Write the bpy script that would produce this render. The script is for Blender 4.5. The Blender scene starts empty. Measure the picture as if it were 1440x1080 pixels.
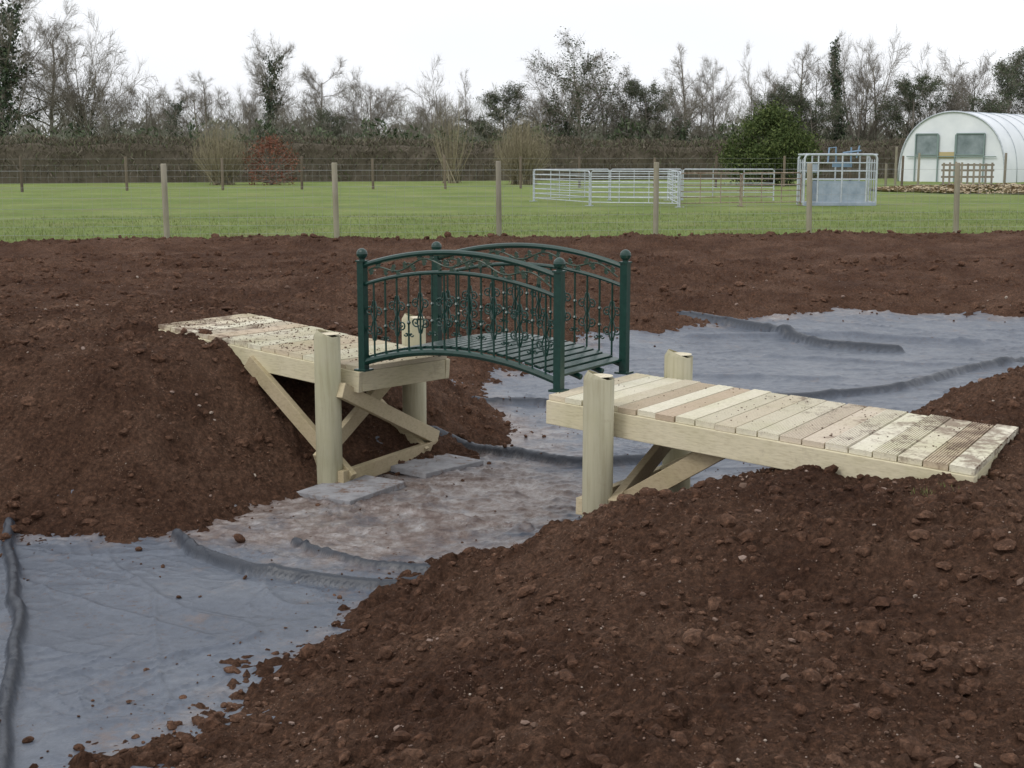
import bpy, math, numpy as np, random
from mathutils import Vector, Matrix
R=np.random.default_rng(7)
sc=bpy.context.scene
sc.view_settings.view_transform='Standard'; sc.view_settings.look='None'; sc.view_settings.exposure=0
# ------------------------------------------------------------------ mesh builder
class MB:
    def __init__(s): s.V=[];s.L=[];s.S=[];s.M=[];s.n=0
    def add(s,V,F,mi=0):
        V=np.asarray(V,dtype=np.float64).reshape(-1,3)
        if isinstance(F,np.ndarray):
            s.L.append((F+s.n).ravel()); s.S.append(np.full(len(F),F.shape[1])); s.M.append(np.full(len(F),mi))
        else:
            s.L.append(np.array([i+s.n for f in F for i in f])); s.S.append(np.array([len(f) for f in F])); s.M.append(np.full(len(F),mi))
        s.V.append(V); s.n+=len(V)
def build(name,mb,mats,smooth=False,parent=None,bevel=0,attrs=None,mesh_only=False):
    V=np.concatenate(mb.V);L=np.concatenate(mb.L).astype(np.int32);S=np.concatenate(mb.S);M=np.concatenate(mb.M).astype(np.int32)
    me=bpy.data.meshes.new(name)
    me.vertices.add(len(V)); me.vertices.foreach_set('co',V.astype(np.float32).ravel())
    me.loops.add(len(L)); me.loops.foreach_set('vertex_index',L)
    me.polygons.add(len(S)); st=np.concatenate([[0],np.cumsum(S)[:-1]]).astype(np.int32)
    me.polygons.foreach_set('loop_start',st)
    me.polygons.foreach_set('material_index',M)
    me.polygons.foreach_set('use_smooth',np.full(len(S),smooth))
    for m in mats: me.materials.append(m)
    me.update(calc_edges=True)
    if attrs:
        for k,a in attrs.items():
            at=me.attributes.new(k,'FLOAT','POINT'); at.data.foreach_set('value',a.astype(np.float32).ravel())
    if mesh_only: return me
    return obj(name,me,parent,bevel)
def obj(name,me,parent=None,bevel=0):
    o=bpy.data.objects.new(name,me); sc.collection.objects.link(o)
    if parent: o.parent=parent
    if bevel:
        b=o.modifiers.new('bevel','BEVEL'); b.width=bevel; b.segments=2; b.limit_method='ANGLE'; b.angle_limit=math.radians(40)
    return o
def empty(name):
    e=bpy.data.objects.new(name,None); sc.collection.objects.link(e); return e
def nrm(v): v=np.asarray(v,float); return v/(np.linalg.norm(v)+1e-12)
def tube(mb,pts,rad,sides=6,mi=0,cap=True):
    pts=np.asarray(pts,float); n=len(pts)
    rad=np.full(n,rad) if np.isscalar(rad) else np.asarray(rad)
    T=np.gradient(pts,axis=0); T/=np.linalg.norm(T,axis=1)[:,None]+1e-12
    ref=np.array([0,0,1.]) if abs(T[0][2])<.8 else np.array([1.,0,0])
    A=np.cross(T,ref); bad=np.linalg.norm(A,axis=1)<1e-3
    A[bad]=np.cross(T[bad],[0.,1,0]); A/=np.linalg.norm(A,axis=1)[:,None]+1e-12
    for i in range(1,n):
        if np.dot(A[i],A[i-1])<0: A[i]=-A[i]
    B=np.cross(T,A)
    th=np.arange(sides)*2*math.pi/sides
    V=pts[:,None,:]+rad[:,None,None]*(np.cos(th)[None,:,None]*A[:,None,:]+np.sin(th)[None,:,None]*B[:,None,:])
    i=np.arange(n-1)[:,None]*sides; j=np.arange(sides)[None,:]; j2=(j+1)%sides
    F=np.stack([i+j,i+j2,i+sides+j2,i+sides+j],-1).reshape(-1,4)
    b=mb.n
    mb.add(V.reshape(-1,3),F,mi)
    if cap:
        mb.L.append(np.array(list(range(b,b+sides))[::-1]+list(range(b+(n-1)*sides,b+n*sides)))); mb.S.append(np.array([sides,sides])); mb.M.append(np.array([mi,mi]))
def beam(mb,p0,p1,w,h,mi=0,up=(0,0,1)):
    p0=np.asarray(p0,float);p1=np.asarray(p1,float);d=nrm(p1-p0)
    s=nrm(np.cross(d,up)); u=np.cross(s,d)
    V=[]
    for p in (p0,p1):
        for a,b in ((-1,-1),(1,-1),(1,1),(-1,1)): V.append(p+s*a*w/2+u*b*h/2)
    mb.add(V,[(0,1,2,3)[::-1],(4,5,6,7),(0,1,5,4),(1,2,6,5),(2,3,7,6),(3,0,4,7)],mi)
# ------------------------------------------------------------------ noise
def _h(ix,iy,seed):
    n=(ix*374761393+iy*668265263+seed*974634777)&0xffffffff
    n=((n^(n>>13))*1274126177)&0xffffffff
    n=n^(n>>16); n=(n*2246822519)&0xffffffff
    return ((n^(n>>15))&0xffffff)/float(0xffffff)
def noise(x,y,seed=0):
    xi=np.floor(x).astype(np.int64);yi=np.floor(y).astype(np.int64);xf=x-xi;yf=y-yi
    u=xf*xf*xf*(xf*(xf*6-15)+10);v=yf*yf*yf*(yf*(yf*6-15)+10)
    def g(a,b):
        t=_h(xi+a,yi+b,seed)*6.2831853; return np.cos(t)*(xf-a)+np.sin(t)*(yf-b)
    return 1.5*((g(0,0)*(1-u)+g(1,0)*u)*(1-v)+(g(0,1)*(1-u)+g(1,1)*u)*v)
def fbm(x,y,o=4,seed=0):
    s=0;a=1.
    for k in range(o): s=s+a*noise(x,y,seed+k*17); x=x*2.03+3.1;y=y*2.03+1.7;a*=.5
    return s/1.8
def domes(x,y,cell,seed,dens=.7):
    x=x/cell;y=y/cell; xi=np.floor(x).astype(np.int64);yi=np.floor(y).astype(np.int64); out=np.zeros_like(x)
    for a in(-1,0,1):
        for b in(-1,0,1):
            cx=xi+a;cy=yi+b
            px=cx+_h(cx,cy,seed);py=cy+_h(cx,cy,seed+1);r=.15+.5*_h(cx,cy,seed+2)**2
            r=r*(_h(cx,cy,seed+3)<dens)
            q=r*r-(x-px)**2-(y-py)**2
            out=np.maximum(out,np.sqrt(np.maximum(q,0)))
    return out*cell
def sstep(a,b,x):
    t=np.clip((x-a)/(b-a),0,1); return t*t*(3-2*t)
def sdf(P,x,y):
    d=np.full(x.shape,1e9);ins=np.zeros(x.shape,bool);n=len(P)
    for i in range(n):
        ax,ay=P[i];bx,by=P[(i+1)%n];ex,ey=bx-ax,by-ay
        t=np.clip(((x-ax)*ex+(y-ay)*ey)/(ex*ex+ey*ey),0,1)
        d=np.minimum(d,(x-ax-t*ex)**2+(y-ay-t*ey)**2)
        if ay!=by:
            c=((ay>y)!=(by>y))&(x<(bx-ax)*(y-ay)/(by-ay)+ax); ins^=c
    d=np.sqrt(d); return np.where(ins,-d,d)
def pdist(P,x,y):
    d=np.full(x.shape,1e9)
    for (ax,ay),(bx,by) in zip(P[:-1],P[1:]):
        ex,ey=bx-ax,by-ay;t=np.clip(((x-ax)*ex+(y-ay)*ey)/(ex*ex+ey*ey),0,1)
        d=np.minimum(d,(x-ax-t*ex)**2+(y-ay-t*ey)**2)
    return np.sqrt(d)
def smooth_line(P,n=12):
    P=np.array(P,float);Q=np.vstack([2*P[0]-P[1],P,2*P[-1]-P[-2]]);o=[]
    for i in range(1,len(Q)-2):
        for t in np.linspace(0,1,n,endpoint=False):
            a,b,c,d=Q[i-1],Q[i],Q[i+1],Q[i+2]
            o.append(.5*((2*b)+(-a+c)*t+(2*a-5*b+4*c-d)*t*t+(-a+3*b-3*c+d)*t**3))
    o.append(P[-1]);return np.array(o)
# ------------------------------------------------------------------ terrain definition (metres)
FLOOR=-.45
TOE=[(-9,6.6),(-4,7.2),(-2.74,7.15),(-1.75,7.4),(-1.25,8.25),(-.7,8.85),(-.29,9.35),(0,10.1),(-.1,11),(-.2,12),(.6,13.2),(2,13.9),(4.5,14.3),(8,14),(11,13),(11,11.6),(7,11.3),(4.8,11),(3,10.2),(1.9,9.2),(1.2,8.3),(.8,7.6),(.35,7.2),(-.36,6.75),(-.83,5.5),(-1.4,4.4),(-1.9,3.2),(-3,1.5),(-9,1)]
EDGE=[(-9,6.6),(-4,7.2),(-2.74,7.15),(-1.75,7.4),(-1.25,8.25),(-.7,8.85),(-.29,9.35),(0,10.1),(-.15,11),(-.3,12.2),(.4,13.9),(1.3,15),(2.6,15.7),(3.8,16.3),(6,16.0),(9,15.8),(12,14),(12,11.3),(7,11.1),(4.8,10.8),(3,10.1),(1.9,9.1),(1.2,8.25),(.8,7.6),(.35,7.2),(-.36,6.75),(-.83,5.5),(-1.4,4.4),(-1.9,3.2),(-3,1.5),(-9,1)]
CP=np.array([(0,0,.0,2.2),(1.5,3,.0,2.2),(1,4.5,-.02,2.0),(-1,2,-.05,2),(2.0,5.4,.16,1.7),(2.8,6.3,.23,1.6),(2.3,7.4,.08,1.5),(3.5,8.8,.29,1.6),(5,8,.32,2),(4,4,.12,2),(7,9,.32,2),(1.2,6.0,.10,1.35),
 (-2.6,9.8,.41,1.3),(-2.1,9.2,.34,1.0),(-1.5,9.6,.22,1.1),(-.9,10.5,.12,1.1),(-3.8,10,.38,2.6),(-6,10,.34,3),(-4,12,.25,3),(-2,13,.12,2.5),
 (1,17,.05,5),(4,19,.07,5),(8,19,.08,5),(-4,17,.12,3),(0,22,.1,5),(-8,20,.1,5),(-8,14,.2,4),(12,20,.1,5),(10,16,0.05,4)])
def ridgeY(x): return 22.6+.16*x
def base(x,y):
    d=sdf(TOE,x,y); W=0;B=0;w=0
    for cx,cy,b,ww in CP:
        k=1/((x-cx)**2+(y-cy)**2+.15)**1.6; W=W+k;B=B+k*b;w=w+k*ww
    B=B/W;w=w/W
    s=sstep(0,1,(d+.12*fbm(x*.9,y*.9,2,5))/w)
    H=FLOOR+(B-FLOOR)*s
    ry=ridgeY(x)
    H=H+sstep(12.5,15,y)*sstep(.8,2.2,d)*(.09*fbm(x*.35,y*.8,3,301)-.02)
    H=H*(1-sstep(.3,1.8,y-ry)) + .13*np.exp(-((y-ry)/.9)**2)
    far=sstep(14,20,np.abs(x)); H=H*(1-far)
    return H
def grassmask(x,y):
    g=sstep(.55,.95,y-ridgeY(x)+.5*fbm(x*.7,y*.7,4,33))
    return np.maximum(g,sstep(15,16,np.abs(x)))
def soilH(x,y,H=None,g=None):
    if H is None:H=base(x,y)
    if g is None:g=grassmask(x,y)
    dP=sdf(EDGE,x,y)+.13*fbm(x*2.2,y*2.2,5,60)
    thick=np.clip(dP*.30,-.09,.035)
    wx=x+.03*noise(x*7,y*7,201)+.014*noise(x*24,y*24,203);wy=y+.03*noise(x*7,y*7,202)+.014*noise(x*24,y*24,204)
    patch=sstep(-.25,.35,fbm(x*.9,y*.9,3,210))
    n=.05*fbm(x*.8,y*.8,3,1)+.050*fbm(x*3,y*3,4,2)+(.30+.55*patch)*domes(wx,wy,.075,11,.6)+.7*domes(wx,wy,.036,21,.7)+.45*domes(wx,wy,.17,31,.18)*patch
    n=n+.026*np.abs(noise(wx*9,wy*9,41))*(.4+patch)+.020*np.abs(noise(wx*19,wy*19,42))+.012*noise(x*31,y*31,43)
    return H+(1-g)*(thick+n-.008)+g*(.02*fbm(x*.5,y*.5,3,9)) , thick
FOLDS=[([(-2.74,7.3),(-2.66,7.1),(-2.2,5.9),(-1.74,4.5),(-1.35,3.3)],.020,.055),
 ([(-1.8,7.2),(-1.637,6.93),(-1.3,6.6),(-1.034,6.47),(-.623,6.32),(-.42,6.36)],.023,.058),
 ([(-1.15,7.1),(-1.04,6.97),(-.75,6.72),(-.35,6.61)],.017,.038),
 ([(-.6,9.45),(-.35,9.5),(.1,9.2),(.449,9.0),(1.2,9.2)],.028,.060),([(-.3,11.2),(.1,11.25),(.5,11.1)],.03,.055),
 ([(1.7,15.9),(2.2,15.7),(2.87,15.2),(3.3,14.6),(4.0,14.3)],.05,.08),([(1.7,11.3),(2.3,11.5),(3.4,12),(4.3,13),(5.4,13.8)],.035,.06)]
FOLDS=[(smooth_line(P,6),w,h) for P,w,h in FOLDS]
SOFT=[([(2.6,14.0),(4,13.4),(6,13.3)],.06,.03),([(-2.5,6.6),(-1.9,6.1),(-1.3,5.7)],.02,.012),([(-2.2,5.2),(-1.6,5.3),(-1.1,5.7)],.018,.012),([(.4,13),(1.8,12.7),(3,12.6)],.05,.03),([(2,14.9),(3.4,15.1),(5,14.8)],.07,.04),([(-.9,7.9),(-.3,7.6),(.1,7.4)],.02,.02),([(-2.1,6.9),(-1.7,6.3),(-1.5,5.6),(-1.3,5.0)],.012,.010)]
def mudmask(x,y,d):
    ca,sa=.78,.62
    u_=(x+.55)*ca+(y-7.75)*sa;v_=-(x+.55)*sa+(y-7.75)*ca
    return .36*np.exp(-((u_/1.3)**4+(v_/.8)**4))+.24*np.exp(-(((x-.1)/.7)**2+((y-9.6)/1.3)**2))+.10*np.exp(-((y-15.8)/.5)**2)*(x>3)-.02+.18*np.exp(-((d+.03)/.18)**2)
def linerH(x,y,want=False):
    H=base(x,y)
    wx=x+.25*fbm(x*.8,y*.8,2,70);wy=y+.25*fbm(x*.8,y*.8,2,71)
    r1=(1-np.abs(noise(wx*.9,wy*1.9,72)))**16*.014
    r3=(1-np.abs(noise((wx+wy)*1.6,(wy-wx)*4.5,74)))**14*.011*sstep(-.2,.3,noise(x*.9,y*.9,75))
    r4=(1-np.abs(noise((wx-wy)*2.4,(wy+wx)*6,77)))**14*.009*sstep(-.2,.3,noise(x*1.1,y*1.1,78))
    mk=np.exp(-(((x+.4)/1.2)**2+((y-8.0)/1.5)**2))
    r5=mk*((1-np.abs(noise(wx*5,wy*6,85)))**7*.018+(1-np.abs(noise(wx*11-wy*4,wy*10,86)))**5*.009)
    z=H+.022*fbm(x*.6,y*.6,2,76)+r1+r3+r4+r5
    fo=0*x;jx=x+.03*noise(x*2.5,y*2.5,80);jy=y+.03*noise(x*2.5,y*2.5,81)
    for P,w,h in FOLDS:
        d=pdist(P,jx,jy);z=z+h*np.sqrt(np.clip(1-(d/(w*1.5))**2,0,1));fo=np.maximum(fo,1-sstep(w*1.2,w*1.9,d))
    for P,w,h in SOFT:
        d=pdist(P,jx,jy); z=z+h*np.exp(-(d/w)**2)
    return (z,fo) if want else z
def axis(segs):
    o=[]
    for a,b,s in segs:
        n=max(2,int(round((b-a)/s))+1); o.append(np.linspace(a,b,n)[:-1])
    o.append([segs[-1][1]]); return np.concatenate(o)
def gridF(nx,ny):
    i=np.arange(ny-1)[:,None]*nx;j=np.arange(nx-1)[None,:]
    return np.stack([i+j,i+j+1,i+nx+j+1,i+nx+j],-1).reshape(-1,4)
# ------------------------------------------------------------------ materials
def newmat(name,rough=.8,spec=.3):
    m=bpy.data.materials.new(name);m.use_nodes=True;nt=m.node_tree;b=nt.nodes['Principled BSDF']
    b.inputs['Roughness'].default_value=rough;b.inputs['Specular IOR Level'].default_value=spec
    return m,nt,b
def N(nt,t,**k):
    n=nt.nodes.new(t)
    for a,v in k.items(): setattr(n,a,v)
    return n
def tex(nt,scale,detail=6,rough=.6,vec=None,stretch=None,coord='Object'):
    tc=N(nt,'ShaderNodeTexCoord');src=tc.outputs[coord]
    if stretch:
        mp=N(nt,'ShaderNodeMapping');mp.inputs['Scale'].default_value=stretch;nt.links.new(src,mp.inputs[0]);src=mp.outputs[0]
    n=N(nt,'ShaderNodeTexNoise');n.inputs['Scale'].default_value=scale;n.inputs['Detail'].default_value=detail;n.inputs['Roughness'].default_value=rough
    nt.links.new(src,n.inputs['Vector']);return n.outputs['Fac']
def ramp(nt,src,stops):
    r=N(nt,'ShaderNodeValToRGB');e=r.color_ramp.elements
    while len(e)<len(stops): e.new(.5)
    for q,(p,c) in zip(e,stops): q.position=p;q.color=(*c,1) if len(c)==3 else c
    nt.links.new(src,r.inputs[0]);return r.outputs[0]
def mix(nt,f,a,b,mode='MIX'):
    m=N(nt,'ShaderNodeMix',data_type='RGBA',blend_type=mode)
    for i,v in ((0,f),(6,a),(7,b)):
        if isinstance(v,(int,float)): m.inputs[i].default_value=v
        elif isinstance(v,tuple): m.inputs[i].default_value=(*v,1)
        else: nt.links.new(v,m.inputs[i])
    return m.outputs[2]
def bump(nt,b,src,dist,strength=1,prev=None):
    n=N(nt,'ShaderNodeBump');n.inputs['Distance'].default_value=dist;n.inputs['Strength'].default_value=strength
    nt.links.new(src,n.inputs['Height'])
    if prev: nt.links.new(prev,n.inputs['Normal'])
    nt.links.new(n.outputs[0],b.inputs['Normal']);return n.outputs[0]
BW=((0,0,0),(1,1,1))
def bw(nt,src,a,b): return ramp(nt,src,[(a,BW[0]),(b,BW[1])])
def math2(nt,op,a,b):
    m=N(nt,'ShaderNodeMath',operation=op)
    for i,v in ((0,a),(1,b)):
        if isinstance(v,(int,float)): m.inputs[i].default_value=v
        else: nt.links.new(v,m.inputs[i])
    return m.outputs[0]
def soilcol(nt):
    c=ramp(nt,tex(nt,1.3,8,.65),[(.3,(.068,.035,.023)),(.5,(.106,.058,.038)),(.7,(.165,.098,.067))])
    c=mix(nt,.85,c,ramp(nt,tex(nt,42,8,.8),[(.3,(.24,.22,.21)),(.5,(.90,.90,.90)),(.68,(2.1,2.0,1.9))]),'MULTIPLY')
    v=N(nt,'ShaderNodeTexVoronoi');v.inputs['Scale'].default_value=60
    tc=N(nt,'ShaderNodeTexCoord');nt.links.new(tc.outputs['Object'],v.inputs['Vector'])
    f=ramp(nt,v.outputs['Distance'],[(.0,(1,1,1)),(.16,(1,1,1)),(.22,(0,0,0))])
    g=bw(nt,tex(nt,9,3,.5),.54,.60)
    k=mix(nt,1.0,f,g,'MULTIPLY')
    return mix(nt,k,c,(.25,.17,.125))
m_ground,nt,b=newmat('ground_soil_and_grass',.95,.12)
at=N(nt,'ShaderNodeAttribute',attribute_name='grass')
gc=ramp(nt,tex(nt,.35,8,.65),[(.3,(.130,.185,.052)),(.5,(.185,.245,.075)),(.68,(.250,.290,.110))])
gc=mix(nt,.9,gc,ramp(nt,tex(nt,7,8,.8),[(.3,(.5,.5,.45)),(.5,(1,1,1)),(.7,(1.4,1.35,1.3))]),'MULTIPLY')
gc=mix(nt,bw(nt,tex(nt,.9,8,.8,stretch=(.5,1,1)),.50,.68),gc,(.225,.205,.100))
nt.links.new(mix(nt,at.outputs['Fac'],soilcol(nt),gc),b.inputs['Base Color'])
p=bump(nt,b,tex(nt,28,8,.8),.03,1.);bump(nt,b,tex(nt,120,4,.7),.010,1.,p)
m_soil,nt,b=newmat('soil_clod',.95,.12)
nt.links.new(soilcol(nt),b.inputs['Base Color']);bump(nt,b,tex(nt,70,7,.75),.010,1)
m_stone,nt,b=newmat('pale_stone',.9,.2)
g=N(nt,'ShaderNodeNewGeometry')
nt.links.new(ramp(nt,g.outputs['Random Per Island'],[(0,(.11,.07,.05)),(.5,(.19,.125,.095)),(.85,(.27,.20,.165)),(1,(.40,.34,.28))]),b.inputs['Base Color'])
bump(nt,b,tex(nt,120,4,.6),.003,.8)
# liner
m_liner,nt,b=newmat('pond_liner_sheet',.35,.5)
mud=N(nt,'ShaderNodeAttribute',attribute_name='mud');fold=N(nt,'ShaderNodeAttribute',attribute_name='fold')
c=ramp(nt,tex(nt,.8,8,.7),[(.3,(.060,.074,.100)),(.5,(.090,.106,.137)),(.72,(.140,.157,.185))])
c=mix(nt,.6,c,ramp(nt,tex(nt,18,9,.8),[(.3,(.55,.55,.55)),(.5,(1,1,1)),(.75,(1.5,1.45,1.4))]),'MULTIPLY')
mudf=bw(nt,math2(nt,'ADD',mud.outputs['Fac'],tex(nt,3.2,10,.78)),.60,.84)
mc=ramp(nt,tex(nt,6,10,.82),[(.36,(.075,.046,.034)),(.46,(.165,.118,.096)),(.54,(.25,.21,.19)),(.66,(.42,.40,.395))])
c=mix(nt,mix(nt,.85,(0,0,0),mudf),c,mc)
sp=bw(nt,tex(nt,34,8,.82),.57,.61)
c=mix(nt,mix(nt,1.,sp,bw(nt,tex(nt,1.8,6,.75),.44,.56),'MULTIPLY'),c,(.075,.042,.030))
c=mix(nt,mix(nt,.6,(0,0,0),bw(nt,tex(nt,2.3,10,.8),.57,.66)),c,(.15,.105,.085))
c=mix(nt,mix(nt,.7,(0,0,0),bw(nt,tex(nt,5,10,.85,stretch=(1,2.5,1)),.62,.70)),c,(.26,.245,.24))
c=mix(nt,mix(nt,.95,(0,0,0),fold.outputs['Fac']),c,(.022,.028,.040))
nt.links.new(c,b.inputs['Base Color'])
nt.links.new(math2(nt,'ADD',math2(nt,'MULTIPLY',tex(nt,7,8,.75),.5),.16),b.inputs['Roughness'])
vo=N(nt,'ShaderNodeTexVoronoi',feature='DISTANCE_TO_EDGE');vo.inputs['Scale'].default_value=3.2
tc=N(nt,'ShaderNodeTexCoord');nz=N(nt,'ShaderNodeTexNoise');nz.inputs['Scale'].default_value=2.;nz.inputs['Detail'].default_value=4
nt.links.new(tc.outputs['Object'],nz.inputs['Vector']);nt.links.new(mix(nt,.35,tc.outputs['Object'],nz.outputs['Color'],'ADD'),vo.inputs['Vector'])
p=bump(nt,b,ramp(nt,vo.outputs['Distance'],[(0,(1,1,1)),(.10,(0,0,0))]),.006,.5)
p=bump(nt,b,tex(nt,14,6,.6),.007,.6,p);bump(nt,b,tex(nt,70,5,.65),.003,.6,p)
# wood
def wood(name,stops,stretch,grain=60,dirt=False):
    m,nt,b=newmat(name,.75,.25)
    g=N(nt,'ShaderNodeNewGeometry')
    c=ramp(nt,g.outputs['Random Per Island'],stops)
    c=mix(nt,.55,c,ramp(nt,tex(nt,grain,5,.6,stretch=stretch),[(.3,(.72,.68,.60)),(.5,(1,1,1)),(.7,(1.12,1.1,1.06))]),'MULTIPLY')
    c=mix(nt,bw(nt,tex(nt,2.5,5,.6),.42,.75),c,mix(nt,1.,c,(.84,.86,.76),'MULTIPLY'))
    if dirt:
        tc=N(nt,'ShaderNodeTexCoord');s=N(nt,'ShaderNodeSeparateXYZ');nt.links.new(tc.outputs['Object'],s.inputs[0])
        ax=math2(nt,'ABSOLUTE',s.outputs[0],0);mr=N(nt,'ShaderNodeMapRange');nt.links.new(ax,mr.inputs[0])
        for i,v in enumerate((.9,2.2,-.08,.15)): mr.inputs[i+1].default_value=v
        d=bw(nt,math2(nt,'ADD',mr.outputs[0],tex(nt,9,9,.75)),.58,.70)
        c=mix(nt,mix(nt,.75,(0,0,0),d),c,(.16,.10,.07))
    else:
        c=mix(nt,mix(nt,.35,(0,0,0),bw(nt,tex(nt,7,8,.75),.58,.72)),c,(.20,.15,.10))
    nt.links.new(c,b.inputs['Base Color']);bump(nt,b,tex(nt,grain,4,.6,stretch=stretch),.002,.7);return m
WST=[(0,(.64,.59,.46)),(.35,(.71,.67,.55)),(.6,(.62,.54,.41)),(.75,(.49,.39,.29)),(1,(.73,.69,.58))]
m_plank=wood('decking_pine',WST,(1,1,4),dirt=True)
m_fascia=wood('fascia_pine',[(0,(.62,.56,.40)),(1,(.68,.61,.45))],(1,1,6),grain=18)
m_brace=wood('brace_timber',[(0,(.38,.30,.20)),(.5,(.50,.42,.28)),(1,(.58,.50,.35))],(2,2,5),grain=20)
m_post=wood('treated_round_post',[(0,(.36,.345,.25)),(1,(.45,.42,.30))],(1,1,.07),grain=45)
m_posttop=wood('post_end_grain',[(0,(.68,.61,.46)),(1,(.72,.65,.50))],(1,1,1),grain=60)
m_fpost=wood('fence_post_timber',[(0,(.22,.20,.16)),(1,(.33,.30,.24))],(1,1,.1),grain=30)
m_fpost2=wood('weathered_fence_post',[(0,(.10,.08,.06)),(1,(.19,.155,.12))],(1,1,.1),grain=30)
m_green,nt,b=newmat('dark_green_painted_metal',.30,.5)
nt.links.new(ramp(nt,tex(nt,35,6,.7),[(.35,(.005,.030,.023)),(.6,(.008,.043,.033)),(.8,(.025,.065,.048))]),b.inputs['Base Color']);bump(nt,b,tex(nt,150,3,.5),.0006,.5)
m_leafm,nt,b=newmat('bronzed_green_vine',.4,.5)
nt.links.new(ramp(nt,tex(nt,60,4,.6),[(.35,(.010,.045,.034)),(.65,(.045,.065,.04))]),b.inputs['Base Color'])
m_galv,nt,b=newmat('galvanised_steel',.5,.5);b.inputs['Metallic'].default_value=.25
nt.links.new(ramp(nt,tex(nt,8,5,.6),[(.3,(.38,.42,.46)),(.7,(.58,.62,.66))]),b.inputs['Base Color'])
m_galvd,nt,b=newmat('worn_blue_grey_sheet',.5,.4)
nt.links.new(ramp(nt,tex(nt,4,6,.6),[(.3,(.22,.28,.35)),(.7,(.38,.44,.52))]),b.inputs['Base Color'])
m_blue,nt,b=newmat('blue_painted_tube',.5,.4);b.inputs['Base Color'].default_value=(.20,.30,.42,1)
m_rust,nt,b=newmat('rusted_rail',.8,.3)
nt.links.new(ramp(nt,tex(nt,8,5,.6),[(.3,(.17,.10,.07)),(.7,(.40,.34,.28))]),b.inputs['Base Color'])
m_wire,nt,b=newmat('fence_wire',.5,.5);b.inputs['Base Color'].default_value=(.30,.31,.31,1)
m_slab,nt,b=newmat('concrete_slab',.8,.3)
sc1=ramp(nt,tex(nt,7,8,.7),[(.3,(.19,.185,.19)),(.55,(.31,.31,.325)),(.75,(.38,.38,.40))])
nt.links.new(mix(nt,bw(nt,tex(nt,11,8,.75),.52,.64),sc1,(.17,.115,.09)),b.inputs['Base Color']);bump(nt,b,tex(nt,80,4,.6),.002,.7)
def isl(name,stops,rough=.85,spec=.2):
    m,nt,b=newmat(name,rough,spec);g=N(nt,'ShaderNodeNewGeometry')
    nt.links.new(ramp(nt,g.outputs['Random Per Island'],stops),b.inputs['Base Color']);return m
m_bark=isl('bark',[(0,(.15,.13,.105)),(1,(.27,.245,.21))])
m_ivy=isl('ivy_leaves',[(0,(.022,.042,.020)),(.6,(.045,.072,.035)),(1,(.09,.115,.06))],.5,.4)
m_pine=isl('evergreen_needles',[(0,(.042,.060,.034)),(.6,(.078,.100,.055)),(1,(.12,.145,.085))])
m_con=isl('conifer_shrub_foliage',[(0,(.040,.062,.020)),(.6,(.080,.110,.036)),(1,(.145,.175,.06))])
m_hedge=isl('winter_hedge_twigs',[(0,(.075,.062,.048)),(.55,(.135,.115,.085)),(.8,(.19,.165,.13)),(1,(.12,.15,.07))])
m_far=isl('distant_twigs',[(0,(.16,.15,.13)),(.5,(.235,.22,.19)),(.7,(.17,.195,.135)),(1,(.29,.27,.24))])
m_red=isl('russet_shrub_leaves',[(0,(.14,.055,.04)),(1,(.27,.12,.075))])
m_tan=isl('willow_twigs',[(0,(.18,.155,.10)),(1,(.33,.29,.20))])
m_blade=isl('grass_blades',[(0,(.13,.175,.05)),(.7,(.19,.245,.075)),(1,(.29,.28,.13))],.7)
m_straw=isl('straw',[(0,(.30,.235,.15)),(1,(.52,.44,.30))])
# ------------------------------------------------------------------ ground sheet
XS=axis([(-900,-60,60),(-60,-16,2),(-16,-8,.2),(-8,-3.4,.04),(-3.4,3.6,.0135),(3.6,8,.04),(8,16,.12),(16,60,2),(60,900,60)])
YS=axis([(-60,-2,4),(-2,2.6,.08),(2.6,8.6,.0135),(8.6,13,.025),(13,19,.045),(19,28,.06),(28,60,1),(60,1500,60)])
X,Y=np.meshgrid(XS,YS);x=X.ravel();y=Y.ravel()
Hb=base(x,y);gm=grassmask(x,y);Z,_=soilH(x,y,Hb,gm)
mb=MB();mb.add(np.stack([x,y,Z],1),gridF(len(XS),len(YS)))
build('ground',mb,[m_ground],True,attrs={'grass':gm})
XL=axis([(-8,-3.2,.05),(-3.2,1.5,.011),(1.5,12,.035)]);YL=axis([(1,3.2,.05),(3.2,9.6,.011),(9.6,17.5,.03)])
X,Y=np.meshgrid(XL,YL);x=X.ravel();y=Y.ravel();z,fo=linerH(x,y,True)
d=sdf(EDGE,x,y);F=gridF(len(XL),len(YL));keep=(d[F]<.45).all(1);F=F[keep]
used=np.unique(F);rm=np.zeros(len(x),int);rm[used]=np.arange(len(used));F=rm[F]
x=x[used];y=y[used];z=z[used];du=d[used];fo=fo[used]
mb=MB();mb.add(np.stack([x,y,z],1),F);build('pond_liner',mb,[m_liner],True,attrs={'mud':mudmask(x,y,du),'fold':fo})
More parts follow.
